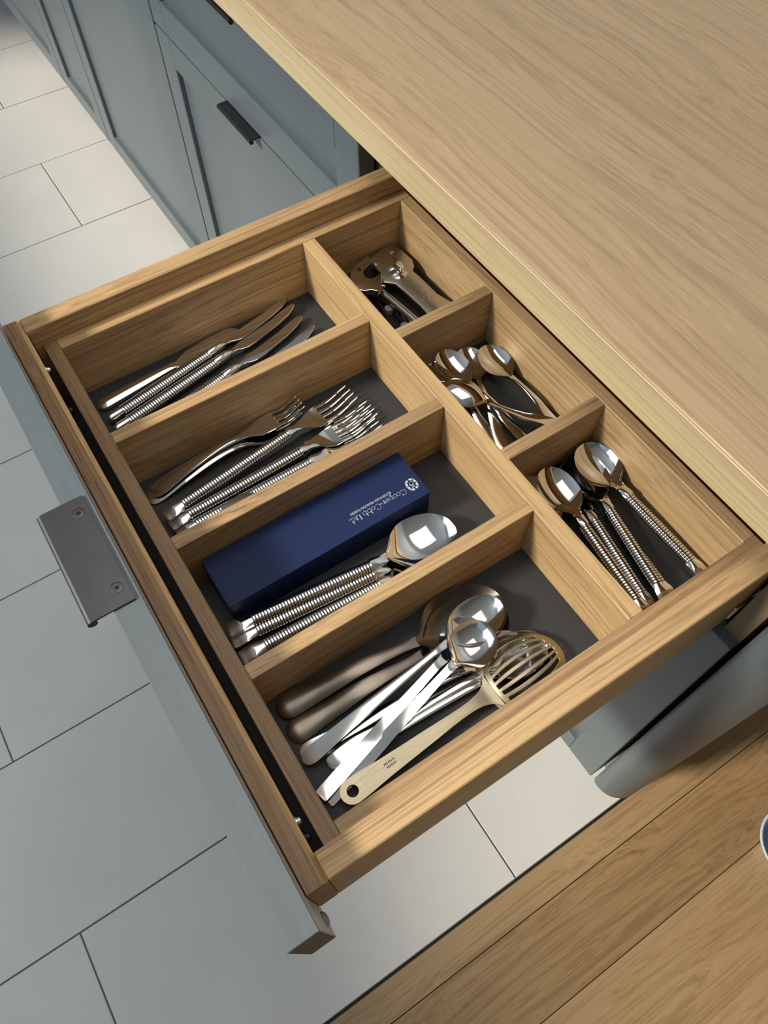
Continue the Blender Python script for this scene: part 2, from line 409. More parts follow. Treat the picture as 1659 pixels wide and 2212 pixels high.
# drawer-and-door unit left of the open drawer
c1 = cabinet('blue-grey cabinet with shallow drawer over door, next to the open drawer', -.6285, -.0235)
f = shaker('drawer', -.6265, -.0255, -.117, .033, c1, rl=.048, rt=.050); edge_pull('handle', -.334, .0335, YF+.003, f, BLACKM)
f = shaker('door', -.6265, -.0255, ZB+.002, -.121, c1); edge_pull('handle', -.334, -.1205, YF+.003, f, BLACKM)
# wide plain-fronted unit
c2 = cabinet('wide blue-grey cabinet with one tall plain recessed door and no handle', -1.2445, -.6305)
shaker('door', -1.2425, -.6325, ZB+.002, .033, c2, st=.058, rl=.048)
c3 = cabinet('narrow blue-grey cabinet with recessed door between wide cabinets', -1.5505, -1.2465)
shaker('door', -1.5485, -1.2485, ZB+.002, .033, c3, st=.055, rl=.044)
c4 = cabinet('blue-grey cabinet cut off by the top left corner of the frame', -2.156, -1.5525)
f = shaker('door', -2.154, -1.5545, ZB+.002, .033, c4, st=.050, rl=.044)
c5 = cabinet('blue-grey cabinet farthest along the run, only its foot corner in frame', -2.762, -2.158)
shaker('door', -2.760, -2.160, ZB+.002, .033, c5, st=.050, rl=.044)
# the cabinet that holds the open drawer
c0 = empty('base_cabinet', 'blue-grey cabinet below the open cutlery drawer, at the run\'s end', 'cabinet', 'base cabinets under the worktop')
bm = bmesh.new()
bx(bm, -.0215, -.0035, YF+.023, .97, ZB+.01, .038); bx(bm, -.0035, .5595, YF+.03, .97, ZB+.01, ZB+.028); bx(bm, -.0035, .5595, .955, .97, ZB+.028, .038)
from_bm('carcass', bm, DARK, c0)
box('side_panel', (.5595, .5775, YF+.012, .97, ZB+.01, .038), OAK_Z, c0, .0005)
box('cross_rail', (-.0035, .5595, YF+.03, YF+.10, -.170, -.152), DARK, c0, 0)
shaker('door', -.0225, .5775, ZB+.012, -.121, c0)
box('plinth', (-.0215, .5775, YF+.075, YF+.09, FL+.0008, ZB+.009), PAINT_X, c0, 0)
for sx, x0, x1 in ((0, -.0033, .0), (1, .5562, .5593)):
    bm = bmesh.new(); bx(bm, x0, x1, .425, .93, -.098, -.062)
    bx(bm, x0-(0 if sx else -.0008), x1+(-.0008 if sx else 0), .40, .44, -.090, -.070, bev=.0006)
    from_bm('runner', bm, CHROME, c0)
# rounded end post
ep = empty('end_post', 'tall blue-grey end post with rounded front corner beside the open drawer', 'post')
bm = bmesh.new(); pts = [(.583, .97), (.583, .404), (.587, .4005)]
for a in range(0, 91, 9): pts.append((.594+.037*math.sin(R(a)), .4365-.037*math.cos(R(a))+.0005))
pts += [(.631, .97)]
prism(bm, pts, ZB+.010, .038)
from_bm('bullnose_panel', bm, PAINT, ep, smooth=True, angle=30)
box('plinth', (.583, .626, YF+.08, .97, FL+.002, ZB+.009), PAINT_X, ep, 0)

# worktop
wt = empty('worktop', 'oak worktop with front edge coloured as lit, running over all the cabinets', 'worktop')
box('slab', (-2.8, 1.60, .3865, 1.035, .0402, .0775), OAK_TOP, wt, .0012)
box('lit_front_strip', (-2.8, 1.60, .3845, .3864, .0400, .0772), OAK_EDGE_LIT, wt, .0006)

# ------------------------------------------------------------------ open drawer
dr = empty('pullout_cutlery_unit', 'pulled-out oak drawer with blue-grey front and dark metal handle', 'drawer')
DZ = -.110
box('side_board', (0, .0186, .0158, .50, DZ, 0), OAK_Y, dr, .0010)
box('side_board', (.5374, .556, .0158, .50, DZ, 0), OAK_Y, dr, .0010)
bm = bmesh.new()   # front board, with a chamfer along its inner top edge
prof = [(.0004, DZ), (.0004, -.0006), (.0010, 0), (.0122, 0), (.0158, -.0034), (.0158, DZ)]
lo = [bm.verts.new((0, y, z)) for y, z in prof]; hi = [bm.verts.new((.556, y, z)) for y, z in prof]; n = len(prof)
for i in range(n):
    f = bm.faces.new((lo[i], lo[(i+1) % n], hi[(i+1) % n], hi[i]))
    if i == 3: f.material_index = 1  # chamfer takes the paler oak for the light it catches
bm.faces.new(lo); bm.faces.new(hi[::-1]); from_bm('front_board', bm, [OAK_X_SHADE, OAK_X], dr)
box('back_board', (.0187, .5373, .482, .4965, DZ, -.004), OAK_X, dr, .0008)
box('bottom_board', (.0187, .5373, .0159, .4819, -.101, -.094), DARK, dr, 0)  # near-black colour stands in for shade deep in the gap
pf = bpy.data.objects.new('painted_front', None); SC.collection.objects.link(pf); pf.parent = dr
FX0, FX1, FY0, FY1, FZ0, FZ1 = -.0225, .5785, -.0213, -.0003, -.117, .033
def front_piece(name, xa, xb, za, zb):
    bm = bmesh.new(); bx(bm, xa, xb, FY0, FY1, za, zb, bev=.0005); bm.normal_update()
    for f_ in bm.faces:
        if f_.normal.y > .9: f_.material_index = 1
        if f_.normal.x > .9 and xb == FX1: f_.material_index = 2
    from_bm(name, bm, [PAINT_X, PAINT_IN, ENDG], pf)
front_piece('rail', FX0, FX1, FZ0, FZ0+.048); front_piece('rail', FX0, FX1, FZ1-.05, FZ1)
front_piece('stile', FX0, FX0+.05, FZ0+.0481, FZ1-.0501); front_piece('stile', FX1-.05, FX1, FZ0+.0481, FZ1-.0501)
box('panel', (FX0+.048, FX1-.048, FY0+.008, FY1-.002, FZ0+.046, FZ1-.048), PAINT, pf, 0)
edge_pull('handle', .2876, .0332, -.0215, dr, GUN, L=.099, screws=True, deep=.0182)
for x in (-.0115, .5675):
    bm = bmesh.new(); lathe(bm, [(0, .0055), (.0010, .0055), (.0022, .0047), (.0032, .003), (.0036, .0003)], 20, Matrix.Translation((x, -.0003, -.072)) @ Matrix.Rotation(R(-90), 4, 'X'))
    o = from_bm('bumper', bm, GREYCAP, pf, smooth=True)
for x, z in ((.0507, -.022), (.0988, -.030), (.512, -.024), (.5225, -.032)):
    bm = bmesh.new(); lathe(bm, [(0, .0052), (.0008, .0052), (.0012, .0034), (.0030, .0030), (.0038, .0018), (.004, .0002)], 18, Matrix.Translation((x, .0158, z)) @ Matrix.Rotation(R(-90), 4, 'X'))
    from_bm('screw', bm, CHROME if z > -.026 else BLACKM, dr, smooth=True)

# ------------------------------------------------------------------ cutlery tray
tr = empty('cutlery_tray', 'oak cutlery tray with seven compartments lying in the open drawer', 'tray')
TZ, BZ = -.0215, -.0935
box('tray_wall', (.0190, .5370, .0234, .0362, BZ, TZ), OAK_X_SHADE, tr, .0005)
box('tray_wall', (.0190, .0321, .0363, .4289, BZ, TZ), OAK_Y, tr, .0005)
box('tray_wall', (.5247, .5370, .0363, .4289, BZ, TZ), OAK_Y2, tr, .0005)
box('tray_wall', (.0322, .5246, .4163, .4289, BZ, TZ), OAK_X, tr, .0005)
box('divider', (.0322, .5246, .2960, .3100, BZ, TZ), OAK_X, tr, .0005)
for a in (.1480, .2712, .3977): box('divider', (a, a+.0127, .0363, .2959, BZ, TZ-.0002), OAK_Y2 if a > .2 and a < .3 else OAK_Y, tr, .0005)
for a in (.1828, .3474): box('divider', (a, a+.0125, .3101, .4162, BZ, TZ-.0002), OAK_Y2, tr, .0005)
for d in ((.0323, .1479, .0364, .2958), (.1609, .2711, .0364, .2958), (.2841, .3976, .0364, .2958), (.4106, .5245, .0364, .2958), (.0323, .1827, .3102, .4161), (.1955, .3473, .3102, .4161), (.3601, .5245, .3102, .4161)):
    box('mat', (*d, -.0905, -.0880), MAT, tr, 0)
ZM = -.0880

# ------------------------------------------------------------------ cutlery makers (local: +x from handle end to tip, z up)
def handle_cap(bm, x0, x1, w0, w1, t0, t1, zc):
    """flat flared end of a ribbed handle: square-ended bar that swells to the round grip"""
    ks = [(x0, w0*.80, zc+t0*.5, -.0003, t0), (x0+.0012, w0*.97, zc+t0*.6, -.0006, t0*1.2), (x0+.004, w0, zc+t0*.7, -.0010, t0*1.4), ((x0+x1)/2, (w0+w1)*.5, zc+(t0+t1)*.4, -.0010, (t0+t1)*.75), (x1, w1*.86, zc+t1*.5, -.0022, t1)]
    sheet(bm, ks, span(x0, x1, 10, 1), 8)
def ribbed(name, label, group, L, g0, g1, kind, mats=STEEL, wid=.0054):
    o = empty(name, label, {'knife': 'knife', 'fork': 'fork', 'spoon': 'spoon'}[kind.split('_')[0]], group)
    zc = .0058
    bm = bmesh.new(); ribs(bm, g0, g1, wid*1.02, wid*.92, .0050 if kind == 'knife' else .0046, .0044, zc, bulge=.0004, n=16); from_bm('ribbed_grip', bm, [mats, GROOVE], o, smooth=True)
    if kind == 'knife':
        bm = bmesh.new(); tube(bm, [(.0, 0, zc), (.0012, 0, zc), (.004, 0, zc), (g0*.6, 0, zc), (g0+.0005, 0, zc)], [.0030, .0046, .0052, .0050, .0046], 18); from_bm('end_cap', bm, mats, o, smooth=True)
        bm = bmesh.new(); tube(bm, [(g1-.0005, 0, zc), (g1+.004, 0, zc), (g1+.013, 0, zc), (g1+.018, 0, zc), (g1+.0205, 0, zc)], [.0046, .0051, .0048, .0034, .0018], 18); from_bm('bolster', bm, mats, o, smooth=True)
        bm = bmesh.new(); x = g1+.017; T = L
        top = [(x, .0020), (x+.006, .0022), (x+.010, .0034), (x+.016, .0046), (x+.03, .0046), (x+.06, .0052), (T-.022, .0068), (T-.010, .0078), (T-.003, .0076), (T, .0062)]
        bot = [(T-.0006, .0042), (T-.005, .0012), (T-.015, -.0024), (T-.03, -.0050), (T-.05, -.0066), (x+.030, -.0078), (x+.020, -.0076), (x+.014, -.0056), (x+.0095, -.0030), (x+.006, -.0024), (x, -.0026)]
        prism(bm, (top+bot)[::-1], zc-.0009, zc+.0009, bev=.0004); from_bm('blade', bm, mats, o)
        return o
    bm = bmesh.new(); handle_cap(bm, 0, g0+.0006, .0062, .0060, .0034, .0072, zc-.0024); from_bm('end_cap', bm, mats, o, smooth=True)
    bm = bmesh.new(); xs0 = g1-.0006
    if kind == 'fork':
        r = L-.039
        ks = [(xs0, .0046, zc+.0038, -.0020, .0075), (xs0+.004, .0044, zc+.0036, -.0014, .0055), (xs0+.009, .0036, zc+.0026, -.0006, .0032), (r-.022, .0052, zc+.0006, 0, .0020), (r-.015, .0090, zc-.0014, .0004, .0017), (r-.008, .0115, zc-.0024, .0008, .0016), (r, .0121, zc-.0020, .0008, .0015)]
        sheet(bm, ks, span(xs0, r, 22), 8); tines(bm, r, L, .0122, zc-.0020, .0048)
    else:
        wb, dp, bl = {'spoon_table': (.0190, .0085, .053), 'spoon_serve': (.0275, .0105, .067)}[kind]
        b0 = L-bl
        nn_ = b0-xs0
        ks = [(xs0, .0050, zc+.0040, -.0022, .0080), (xs0+nn_*.35, .0048, zc+.0038, -.0016, .0062), (xs0+nn_*.75, .0040, zc+.0034, -.0006, .0036), (b0-.0005, .0044, zc+.0030, 0, .0022)]
        bk = bowl_keys(b0, L, wb, dp, zc+.0030, .0011, .72, (.0046, 0))
        sheet(bm, ks+bk[1:], span(xs0, b0, 8)[:-1]+span(b0, L, 30, 3), 16)
    from_bm('head' if kind == 'fork' else 'bowl', bm, mats, o, smooth=True)
    return o
def tines(bm, x0, x1, w, z0, rise, n=4, th=.0014, duty=.60):
    p = 2*w/n
    for i in range(n):
        yc = -w+p*(i+.5); hw = p*duty/2
        if i in (0, n-1): yc += (-1 if i == 0 else 1)*(p*(1-duty)/2)
        xs = span(x0-.0012, x1-abs(i-1.5)*.0006, 12, 2); L = x1-x0; rows = []
        for x in xs:
            s = max(0, (x-x0)/L); ww = hw*(1-.55*s) if s < .96 else hw*.22; z = z0-.0022*math.sin(math.pi*min(1, s*1.3))*(1 if s < .77 else 0)+rise*s**2.0
            yy = yc*(1-.10*s)
            rows.append([bm.verts.new((x, yy+a*ww, z+b)) for a, b in ((-1, -.0002), (-.5, .0), (.5, .0), (1, -.0002), (.8, -th), (-.8, -th))])
        for a, b in zip(rows, rows[1:]):
            for k in range(6): bm.faces.new((a[k], a[(k+1) % 6], b[(k+1) % 6], b[k]))
        bm.faces.new(rows[0][::-1]); bm.faces.new(rows[-1])
def plain_spoon(name, label, group, L, hw_end, hw_neck, bl, wb, dp, mat, square=False, th=.0018, cat='spoon', egg=.72, arch=.004, ridge=-.0004, tap=.84):
    o = empty(name, label, cat, group); b0 = L-bl; z = .0058; bm = bmesh.new()
    if square: ks = [(0, hw_end*.86, .002, ridge, th), (.0015, hw_end, .002, ridge, th), (.05, hw_end*.98, .0035, ridge, th), (b0*.55, (hw_end+hw_neck)*.52, z+arch*.6, ridge, th), (b0-.010, hw_neck, z+.002, ridge, th*1.1), (b0, hw_neck*1.2, z, 0, th)]
    else: ks = [(0, .0006, .0016, 0, th*.8), (.0006, hw_end*.35, .0017, ridge*.3, th), (.0022, hw_end*.66, .0019, ridge*.6, th), (.006, hw_end*.93, .0024, ridge, th), (.012, hw_end, .0030, ridge, th), (.035, hw_end*tap, .0050, ridge*1.2, th), (b0*.58, (hw_end*.35+hw_neck*.65), z+arch, -.0007, th*1.25), (b0-.012, hw_neck, z+.0022, -.0006, th*1.4), (b0, hw_neck*1.15, z, 0, th*1.1)]
    bk = bowl_keys(b0, L, wb, dp, z, .0011, egg, (hw_neck*1.2, 0))
    sheet(bm, ks+bk[1:], span(0, .02, 12, 1)[:-1]+span(.02, b0, 16)[:-1]+span(b0, L, 30, 3), 16)
    from_bm('body', bm, mat, o, smooth=True); return o

# ------------------------------------------------------------------ knives (first compartment)
GK = 'table knives with ribbed handles'
k1 = ribbed('table_knife', 'ribbed-handled table knife nearest the smooth knife, uppermost blade tip', GK, .2315, .0155, .1220, 'knife', wid=.0062)
aim(k1, (.0815, .0430, ZM+.0005), (.0385, .2708, ZM+.001))
k2 = dup(k1, 'ribbed-handled table knife lying in the middle of the knives, blade fully in view'); aim(k2, (.0965, .0435, ZM+.0005), (.0535, .2714, ZM+.003))
k3 = dup(k1, 'ribbed-handled table knife half hidden against the first divider'); aim(k3, (.1195, .0440, ZM+.0005), (.0715, .2690, ZM+.001))
k4 = dup(k1, 'ribbed-handled table knife with only its blade tip showing by the divider'); aim(k4, (.1385, .0480, ZM+.0005), (.0900, .2740, ZM+.0005))
pk = empty('butter_knife', 'smooth steel knife with broad rounded blade behind the ribbed knives', 'knife')
bm = bmesh.new(); sheet(bm, [(0, .0006, .004, 0, .003), (.0010, .0035, .0045, -.0006, .0035), (.004, .0058, .0050, -.0014, .004), (.012, .0066, .0055, -.0020, .0045), (.05, .0056, .0058, -.0018, .0045), (.080, .0042, .0056, -.0012, .004), (.088, .0040, .0050, -.0005, .002)], span(0, .02, 10, 1)[:-1]+span(.02, .088, 14), 10)
from_bm('handle', bm, STEEL, pk, smooth=True)
bm = bmesh.new(); prism(bm, [(.084, .0036), (.092, .0052), (.105, .0100), (.125, .0112), (.150, .0108), (.158, .0092), (.163, .0050), (.165, -.0005), (.163, -.0050), (.155, -.0080), (.13, -.0086), (.10, -.0072), (.084, -.0036)][::-1], .0024, .0040, bev=.0004)
from_bm('blade', bm, STEEL, pk)
aim(pk, (.0592, .0405, ZM+.0004), (.0445, .2040, ZM+.0004))

# ------------------------------------------------------------------ forks (second compartment)
GF = 'dinner forks with ribbed handles'
f1 = ribbed('dinner_fork', 'ribbed-handled fork lying on top of the others, tines reaching farthest', GF, .2170, .0190, .1385, 'fork')
aim(f1, (.2160, .0425, ZM+.0090), (.1860, .2590, ZM+.0060))
f2 = dup(f1, 'ribbed-handled fork between the top fork and the divider, head fully in view'); aim(f2, (.2255, .0425, ZM+.0055), (.2175, .2590, ZM+.0050), -3)
f3 = dup(f1, 'ribbed-handled fork pressed against the second divider, cut off by it'); aim(f3, (.2365, .0440, ZM+.0040), (.2330, .2590, ZM+.0030), -2)
f4 = dup(f1, 'ribbed-handled fork mostly buried under the other ribbed forks'); aim(f4, (.2235, .0500, ZM+.0004), (.2100, .2650, ZM+.0002))
def plain_fork():
    o = empty('dessert_fork', 'smooth steel dessert fork uppermost of the stacked pair', 'fork', 'smooth dessert forks'); L = .168; r = L-.030; bm = bmesh.new()
    ks = [(0, .0006, .0016, 0, .0016), (.0008, .0036, .0018, -.0002, .0018), (.0025, .0060, .0022, -.0004, .0018), (.007, .0080, .0030, -.0006, .0018), (.014, .0084, .0042, -.0006, .0018), (.04, .0062, .0085, -.0005, .002), (.075, .0034, .0110, -.0005, .0024), (.095, .0027, .0098, -.0004, .0026), (.108, .0045, .0070, 0, .0022), (.118, .0092, .0052, .0005, .0018), (r, .0104, .0046, .0008, .0016)]
    sheet(bm, ks, span(0, .02, 12, 1)[:-1]+span(.02, r, 24), 8); tines(bm, r, L, .0104, .0046, .0050)
    from_bm('body', bm, STEEL, o, smooth=True); return o
s1 = plain_fork(); aim(s1, (.1820, .0415, ZM+.0042), (.1712, .2090, ZM+.0070), -4)
s2 = dup(s1, 'smooth steel dessert fork underneath the stacked pair, its handle end to the left'); aim(s2, (.1845, .0370, ZM+.0002), (.1770, .2050, ZM+.0016), 3)
ms = plain_spoon('mustard_spoon', 'dull spoon whose bowl rim peeps over the second divider among forks', None, .120, .0055, .0022, .045, .0150, .006, OLD)
aim(ms, (.2590, .2030, ZM+.0120), (.2510, .0850, ZM+.0180), 0)

# ------------------------------------------------------------------ gift box (third compartment)
gb = empty('gift_box', 'long navy card box printed with pale lettering, in the third compartment', 'box')
BXX, BXY, BH = .0505, .1970, .0345
bm = bmesh.new(); bx(bm, 0, BXX, 0, BXY, 0, BH-.0006, bev=.0008, seg=2); from_bm('body', bm, BOX, gb)
bm = bmesh.new(); bx(bm, .0004, BXX-.0004, .0002, .0010, .001, BH-.0015); o = from_bm('end_flap', bm, BOX, gb); o.location = (0, -.0011, 0)
lid = box('lid', (-.0002, BXX+.0002, -.0002, BXY+.0002, BH-.0005, BH), BOX, gb, .0002)
gb.matrix_world = Matrix.Translation((.2858, .0500, ZM+.0002)) @ Matrix.Rotation(R(.5), 4, 'Z')
# lettering: strokes laid on the lid; u runs with the reading direction (-y), v up the letters (+x)
def strokes(lst, ox, oy, size, z, name):
    bm = bmesh.new()
    def P(u, v): return (ox+v*size, oy-u*size)
    for st in lst:
        pts, wid = st[:-1], st[-1]
        for a, b in zip(pts, pts[1:]):
            d = Vector((b[0]-a[0], b[1]-a[1])); L_ = d.length
            if L_ < 1e-6: continue
            nn = Vector((-d.y, d.x))/L_*wid/2; e = d/L_*wid*.2
            q = [(a[0]-e.x+nn.x, a[1]-e.y+nn.y), (b[0]+e.x+nn.x, b[1]+e.y+nn.y), (b[0]+e.x-nn.x, b[1]+e.y-nn.y), (a[0]-e.x-nn.x, a[1]-e.y-nn.y)]
            prism(bm, [P(*c) for c in q], z, z+.00008)
    return from_bm(name, bm, INK, gb)
def arc(cx, cy, rx, ry, a0, a1, n=12): return [(cx+rx*math.cos(R(a0+(a1-a0)*i/n)), cy+ry*math.sin(R(a0+(a1-a0)*i/n))) for i in range(n+1)]
TK, TN = .085, .045
def ring(cx, cy, rx, ry):
    return [arc(cx, cy, rx, ry, 40, -40, 6)+[TK], arc(cx, cy, rx, ry, 140, 220, 6)+[TK], arc(cx, cy, rx, ry, 40, 140, 8)+[TN], arc(cx, cy, rx, ry, -40, -140, 8)+[TN]]
def stem(x, y0, y1, serif=(1, 1)):
    o = [[(x, y0), (x, y1), TK]]
    if serif[0]: o.append([(x-.09, y0), (x+.09, y0), TN])
    if serif[1]: o.append([(x-.11, y1-.03), (x, y1), TN])
    return o
G = {'C': ([arc(.36, .35, .32, .36, 48, 180, 12)+[TN], arc(.36, .35, .32, .36, 130, 230, 10)+[TK], arc(.36, .35, .32, .36, 230, 318, 10)+[TN], [(.60, .50), (.60, .68), TN]], .72),
     'o': (ring(.24, .22, .20, .22), .50),
     'p': (stem(.12, -.22, .44)+ring(.32, .22, .19, .22), .58),
     'e': ([arc(.24, .22, .20, .22, 0, 180, 10)+[TN], arc(.24, .22, .20, .22, 120, 250, 8)+[TK], arc(.24, .22, .20, .22, 250, 325, 6)+[TN], [(.04, .24), (.44, .24), TN]], .48),
     'r': (stem(.12, 0, .44)+[arc(.27, .26, .15, .17, 150, 60, 6)+[TN]], .40),
     '-': ([[(.04, .22), (.22, .22), TK]], .28),
     'b': (stem(.12, 0, .72, (0, 1))+ring(.32, .22, .19, .22), .58),
     'L': (stem(.14, 0, .70)+[[(.05, .70), (.25, .70), TN], [(.05, 0), (.46, 0), TN], [(.46, 0), (.46, .14), TN]], .48),
     't': ([[(.12, .04), (.12, .58), TK], [(.0, .42), (.26, .42), TN], arc(.20, .08, .08, .08, 180, 320, 5)+[TN]], .32),
     'd': (stem(.40, 0, .72, (1, 1))+ring(.22, .22, .18, .22), .54),
     '.': ([[(.04, .03), (.10, .03), .09]], .16), ' ': ([], .22)}
def write(txt, ox, oy, size, z, name):
    u = 0; all_ = []
    for ch in txt:
        g, adv = G[ch]
        for st in g: all_.append([(p[0]+u, p[1]) for p in st[:-1]]+[st[-1]])
        u += adv
    strokes(all_, ox, oy, size, z, name); return u
TXT = 'Cooper-Cobb Ltd.'
adv = sum(G[c][1] for c in TXT); size = .0575/adv
# box-local origin: world (.3235,.2315) start of the line
write(TXT, .0352, .1800, size, BH, 'maker_name')
fc = bpy.data.curves.new('tagline', 'FONT'); fc.body = 'SILVERWARE MANUFACTURERS'; fc.size = .0030; fc.extrude = .00004; fc.align_x = 'LEFT'; fc.space_character = 1.12
fo = bpy.data.objects.new('tagline_tmp', fc); SC.collection.objects.link(fo)
bpy.context.view_layer.update()
me = bpy.data.meshes.new_from_object(fo.evaluated_get(bpy.context.evaluated_depsgraph_get())); bpy.data.objects.remove(fo)
xmax = max(v.co.x for v in me.vertices); sx = .0415/xmax
for v in me.vertices:
    x, y, z = v.co; v.co = (.0305+y*1.15, .1680-x*sx, BH+.00006+z)
me.materials.clear(); link('tagline', me, INK, gb)
# emblem: octagonal ring split in two halves round a small figure
em = []; oc = [(0, .5), (.30, .36), (.38, .0), (.30, -.36), (0, -.5), (-.30, -.36), (-.38, 0), (-.30, .36)]
em.append([(.07, .47), (.30, .33), (.38, .0), (.30, -.33), (.12, -.43), .15]); em.append([(-.07, -.47), (-.30, -.33), (-.38, 0), (-.30, .33), (-.12, .43), .15])
em.append(arc(-.02, -.12, .07, .07, 0, 360, 10)+[.15]); em.append([(-.12, -.02), (.0, .10), (.02, .22), .09]); em.append([(.02, .22), (.12, .28), .06]); em.append([(.02, .16), (-.12, .24), .06]); em.append([(.13, -.12), (.10, .06), .07])
strokes(em, .0352, .1880, .0120, BH, 'emblem')
gb.children[-1].location = (0, 0, 0)

# ------------------------------------------------------------------ serving spoons with ribbed handles (third compartment)
GS = 'serving spoons with ribbed handles'
v1 = ribbed('serving_spoon', 'large ribbed-handled serving spoon on top, handle nearest the navy box', GS, .2120, .0220, .1310, 'spoon_serve', wid=.0058)
aim(v1, (.3450, .0400, ZM+.0105), (.3700, .2505, ZM+.0135), -3)
v2 = dup(v1, 'large ribbed-handled serving spoon in the middle of the nested three'); aim(v2, (.3535, .0385, ZM+.0060), (.3735, .2500, ZM+.0070), 0)
v3 = dup(v1, 'large ribbed-handled serving spoon lowest, half hidden by the third divider'); aim(v3, (.3672, .0385, ZM+.0006), (.3780, .2500, ZM+.0010), 3)

# ------------------------------------------------------------------ fourth compartment
GO = 'old tarnished serving spoons'
o1 = plain_spoon('old_serving_spoon', 'large tarnished serving spoon with deep brown bowl under a steel spoon', GO, .2060, .0104, .0038, .0820, .0285, .0130, OLD, th=.0028, tap=.84, egg=.70, arch=.006, ridge=-.0022)
aim(o1, (.4215, .0425, ZM+.0040), (.4440, .2490, ZM+.0060), 4)
o2 = dup(o1, 'second tarnished serving spoon lying underneath the first, thick handle in view'); aim(o2, (.4420, .0400, ZM+.0005), (.4480, .2440, ZM+.0002), 3)
GT = 'long steel spoons in the fourth compartment'
t1 = plain_spoon('steel_spoon', 'slim steel spoon lying inside the tarnished serving spoon\'s bowl', GT, .2010, .0066, .0028, .0560, .0185, .0075, STEEL_S, arch=.002, th=.0016)
aim(t1, (.4672, .0400, ZM+.0060), (.4475, .2385, ZM+.0200), 0)
t2 = dup(t1, 'steel spoon mostly hidden beneath the slim spoon, handle edge at the tray front'); aim(t2, (.4600, .0410, ZM+.0010), (.4820, .2400, ZM+.0040), 0)
t3 = dup(t1, 'steel spoon whose bowl shows through the slots of the slotted spoon'); aim(t3, (.4760, .0550, ZM+.0030), (.4905, .2540, ZM+.0030), 0)
t4 = dup(t1, 'steel spoon directly under the spoon seen through the slots'); aim(t4, (.4785, .0550, ZM+.0004), (.4960, .2480, ZM+.0006), 0)
GB = 'square-ended salad servers'
b1 = plain_spoon('salad_server', 'square-ended steel salad server with round bowl topmost in the compartment', GB, .1830, .0054, .0033, .0430, .0190, .0075, STEEL_S, square=True, th=.0020, egg=.80, arch=.001, ridge=-.0002)
aim(b1, (.5010, .0415, ZM+.0015), (.4625, .2150, ZM+.0240), 0)
b2 = plain_spoon('salad_server', 'square-ended steel salad server whose bowl hides beneath the other server', GB, .1830, .0054, .0033, .0430, .0170, .0060, STEEL_S, square=True, th=.0020, egg=.80, arch=.001, ridge=-.0002)
aim(b2, (.4960, .0385, ZM+.0060), (.4520, .2100, ZM+.0150), 0)
# slotted spoon, bowl turned down like a dome
sl = empty('slotted_spoon', 'brass-toned slotted serving spoon with a hanging hole in its handle', 'spoon')
bm = bmesh.new(); HX0, HX1, HW = .138, .2120, .0300
NC, NRX = 84, 96; grid = []
for i in range(NRX+1):
    s = i/NRX; x = HX0+(HX1-HX0)*s; e = s**.80; w = HW*math.sqrt(max(0, 1-(2*e-1)**2)); row = []
    w = max(w, .0055 if s < .3 else .0004)
    for j in range(NC+1):
        u = -1+2*j/NC; y = w*u; r2 = min(1, (y/HW)**2+((x-(HX0+HX1)/2)/((HX1-HX0)/2))**2)
        row.append(bm.verts.new((x, y, .0020+.0105*(1-r2)**.8)))
    grid.append(row)
nslot = 7
for i in range(NRX):
    for j in range(NC):
        vs = (grid[i][j], grid[i+1][j], grid[i+1][j+1], grid[i][j+1]); c = sum((v.co for v in vs), Vector())/4
        uu_ = -1+2*(j+.5)/NC; k = (uu_+.875)/(1.75/nslot); fr = k-math.floor(k)
        sy = -.875+(math.floor(k)+.5)*1.75/nslot
        half = .78*math.sqrt(max(0, 1-sy*sy*.62)); t_ = (c.x-(HX0+HX1)/2-.001)/((HX1-HX0)/2)
        if 0 <= k < nslot and .22 < fr < .76 and abs(t_) < half: continue
        bm.faces.new(vs)
o = from_bm('slotted_bowl', bm, BRASSY, sl, smooth=True, angle=60); so = o.modifiers.new('thickness', 'SOLIDIFY'); so.thickness = .0013; so.offset = -1
bm = bmesh.new()
NA = 24; hole = [(.0105+.0046*math.cos(2*math.pi*k/NA), .0046*math.sin(2*math.pi*k/NA)) for k in range(NA)]
def hw(x): return cr([(0, .0), (.001, .0045), (.004, .0088), (.010, .0112), (.018, .0110), (.040, .0086), (.080, .0052), (.110, .0040), (.128, .0046), (.139, .0075)], x)[0]
# ring end: outline matched to the hole
outer = []
for k in range(NA):
    a = 2*math.pi*k/NA; d = (math.cos(a), math.sin(a))
    if d[0] > .25: q = .0205-.0105; t_ = q/d[0]; y = d[1]*t_; lim = .0092; outer.append((.0205, max(-lim, min(lim, y))))
    else: outer.append((.0105+.0098*d[0], .0095*d[1]))
for z0, z1 in ((.0045, .0066),):
    A = [[bm.verts.new((*p, z)) for p in hole] for z in (z0, z1)]; B = [[bm.verts.new((*p, z)) for p in outer] for z in (z0, z1)]
    for k in range(NA):
        n_ = (k+1) % NA
        bm.faces.new((A[1][k], B[1][k], B[1][n_], A[1][n_])); bm.faces.new((A[0][n_], B[0][n_], B[0][k], A[0][k]))
        bm.faces.new((A[0][k], A[1][k], A[1][n_], A[0][n_])); bm.faces.new((B[0][n_], B[1][n_], B[1][k], B[0][k]))
sheet(bm, [(.0202, .0092, .0066, 0, .0021), (.040, .0076, .0070, 0, .0022), (.080, .0056, .0078, -.0002, .0026), (.110, .0042, .0080, -.0004, .0028), (.128, .0050, .0072, -.0003, .0024), (.139, .0090, .0052, 0, .0018), (.144, .0150, .0058, -.0005, .0016)], span(.0202, .144, 26), 6)
from_bm('handle', bm, BRASSY, sl, smooth=True)
bm = bmesh.new()
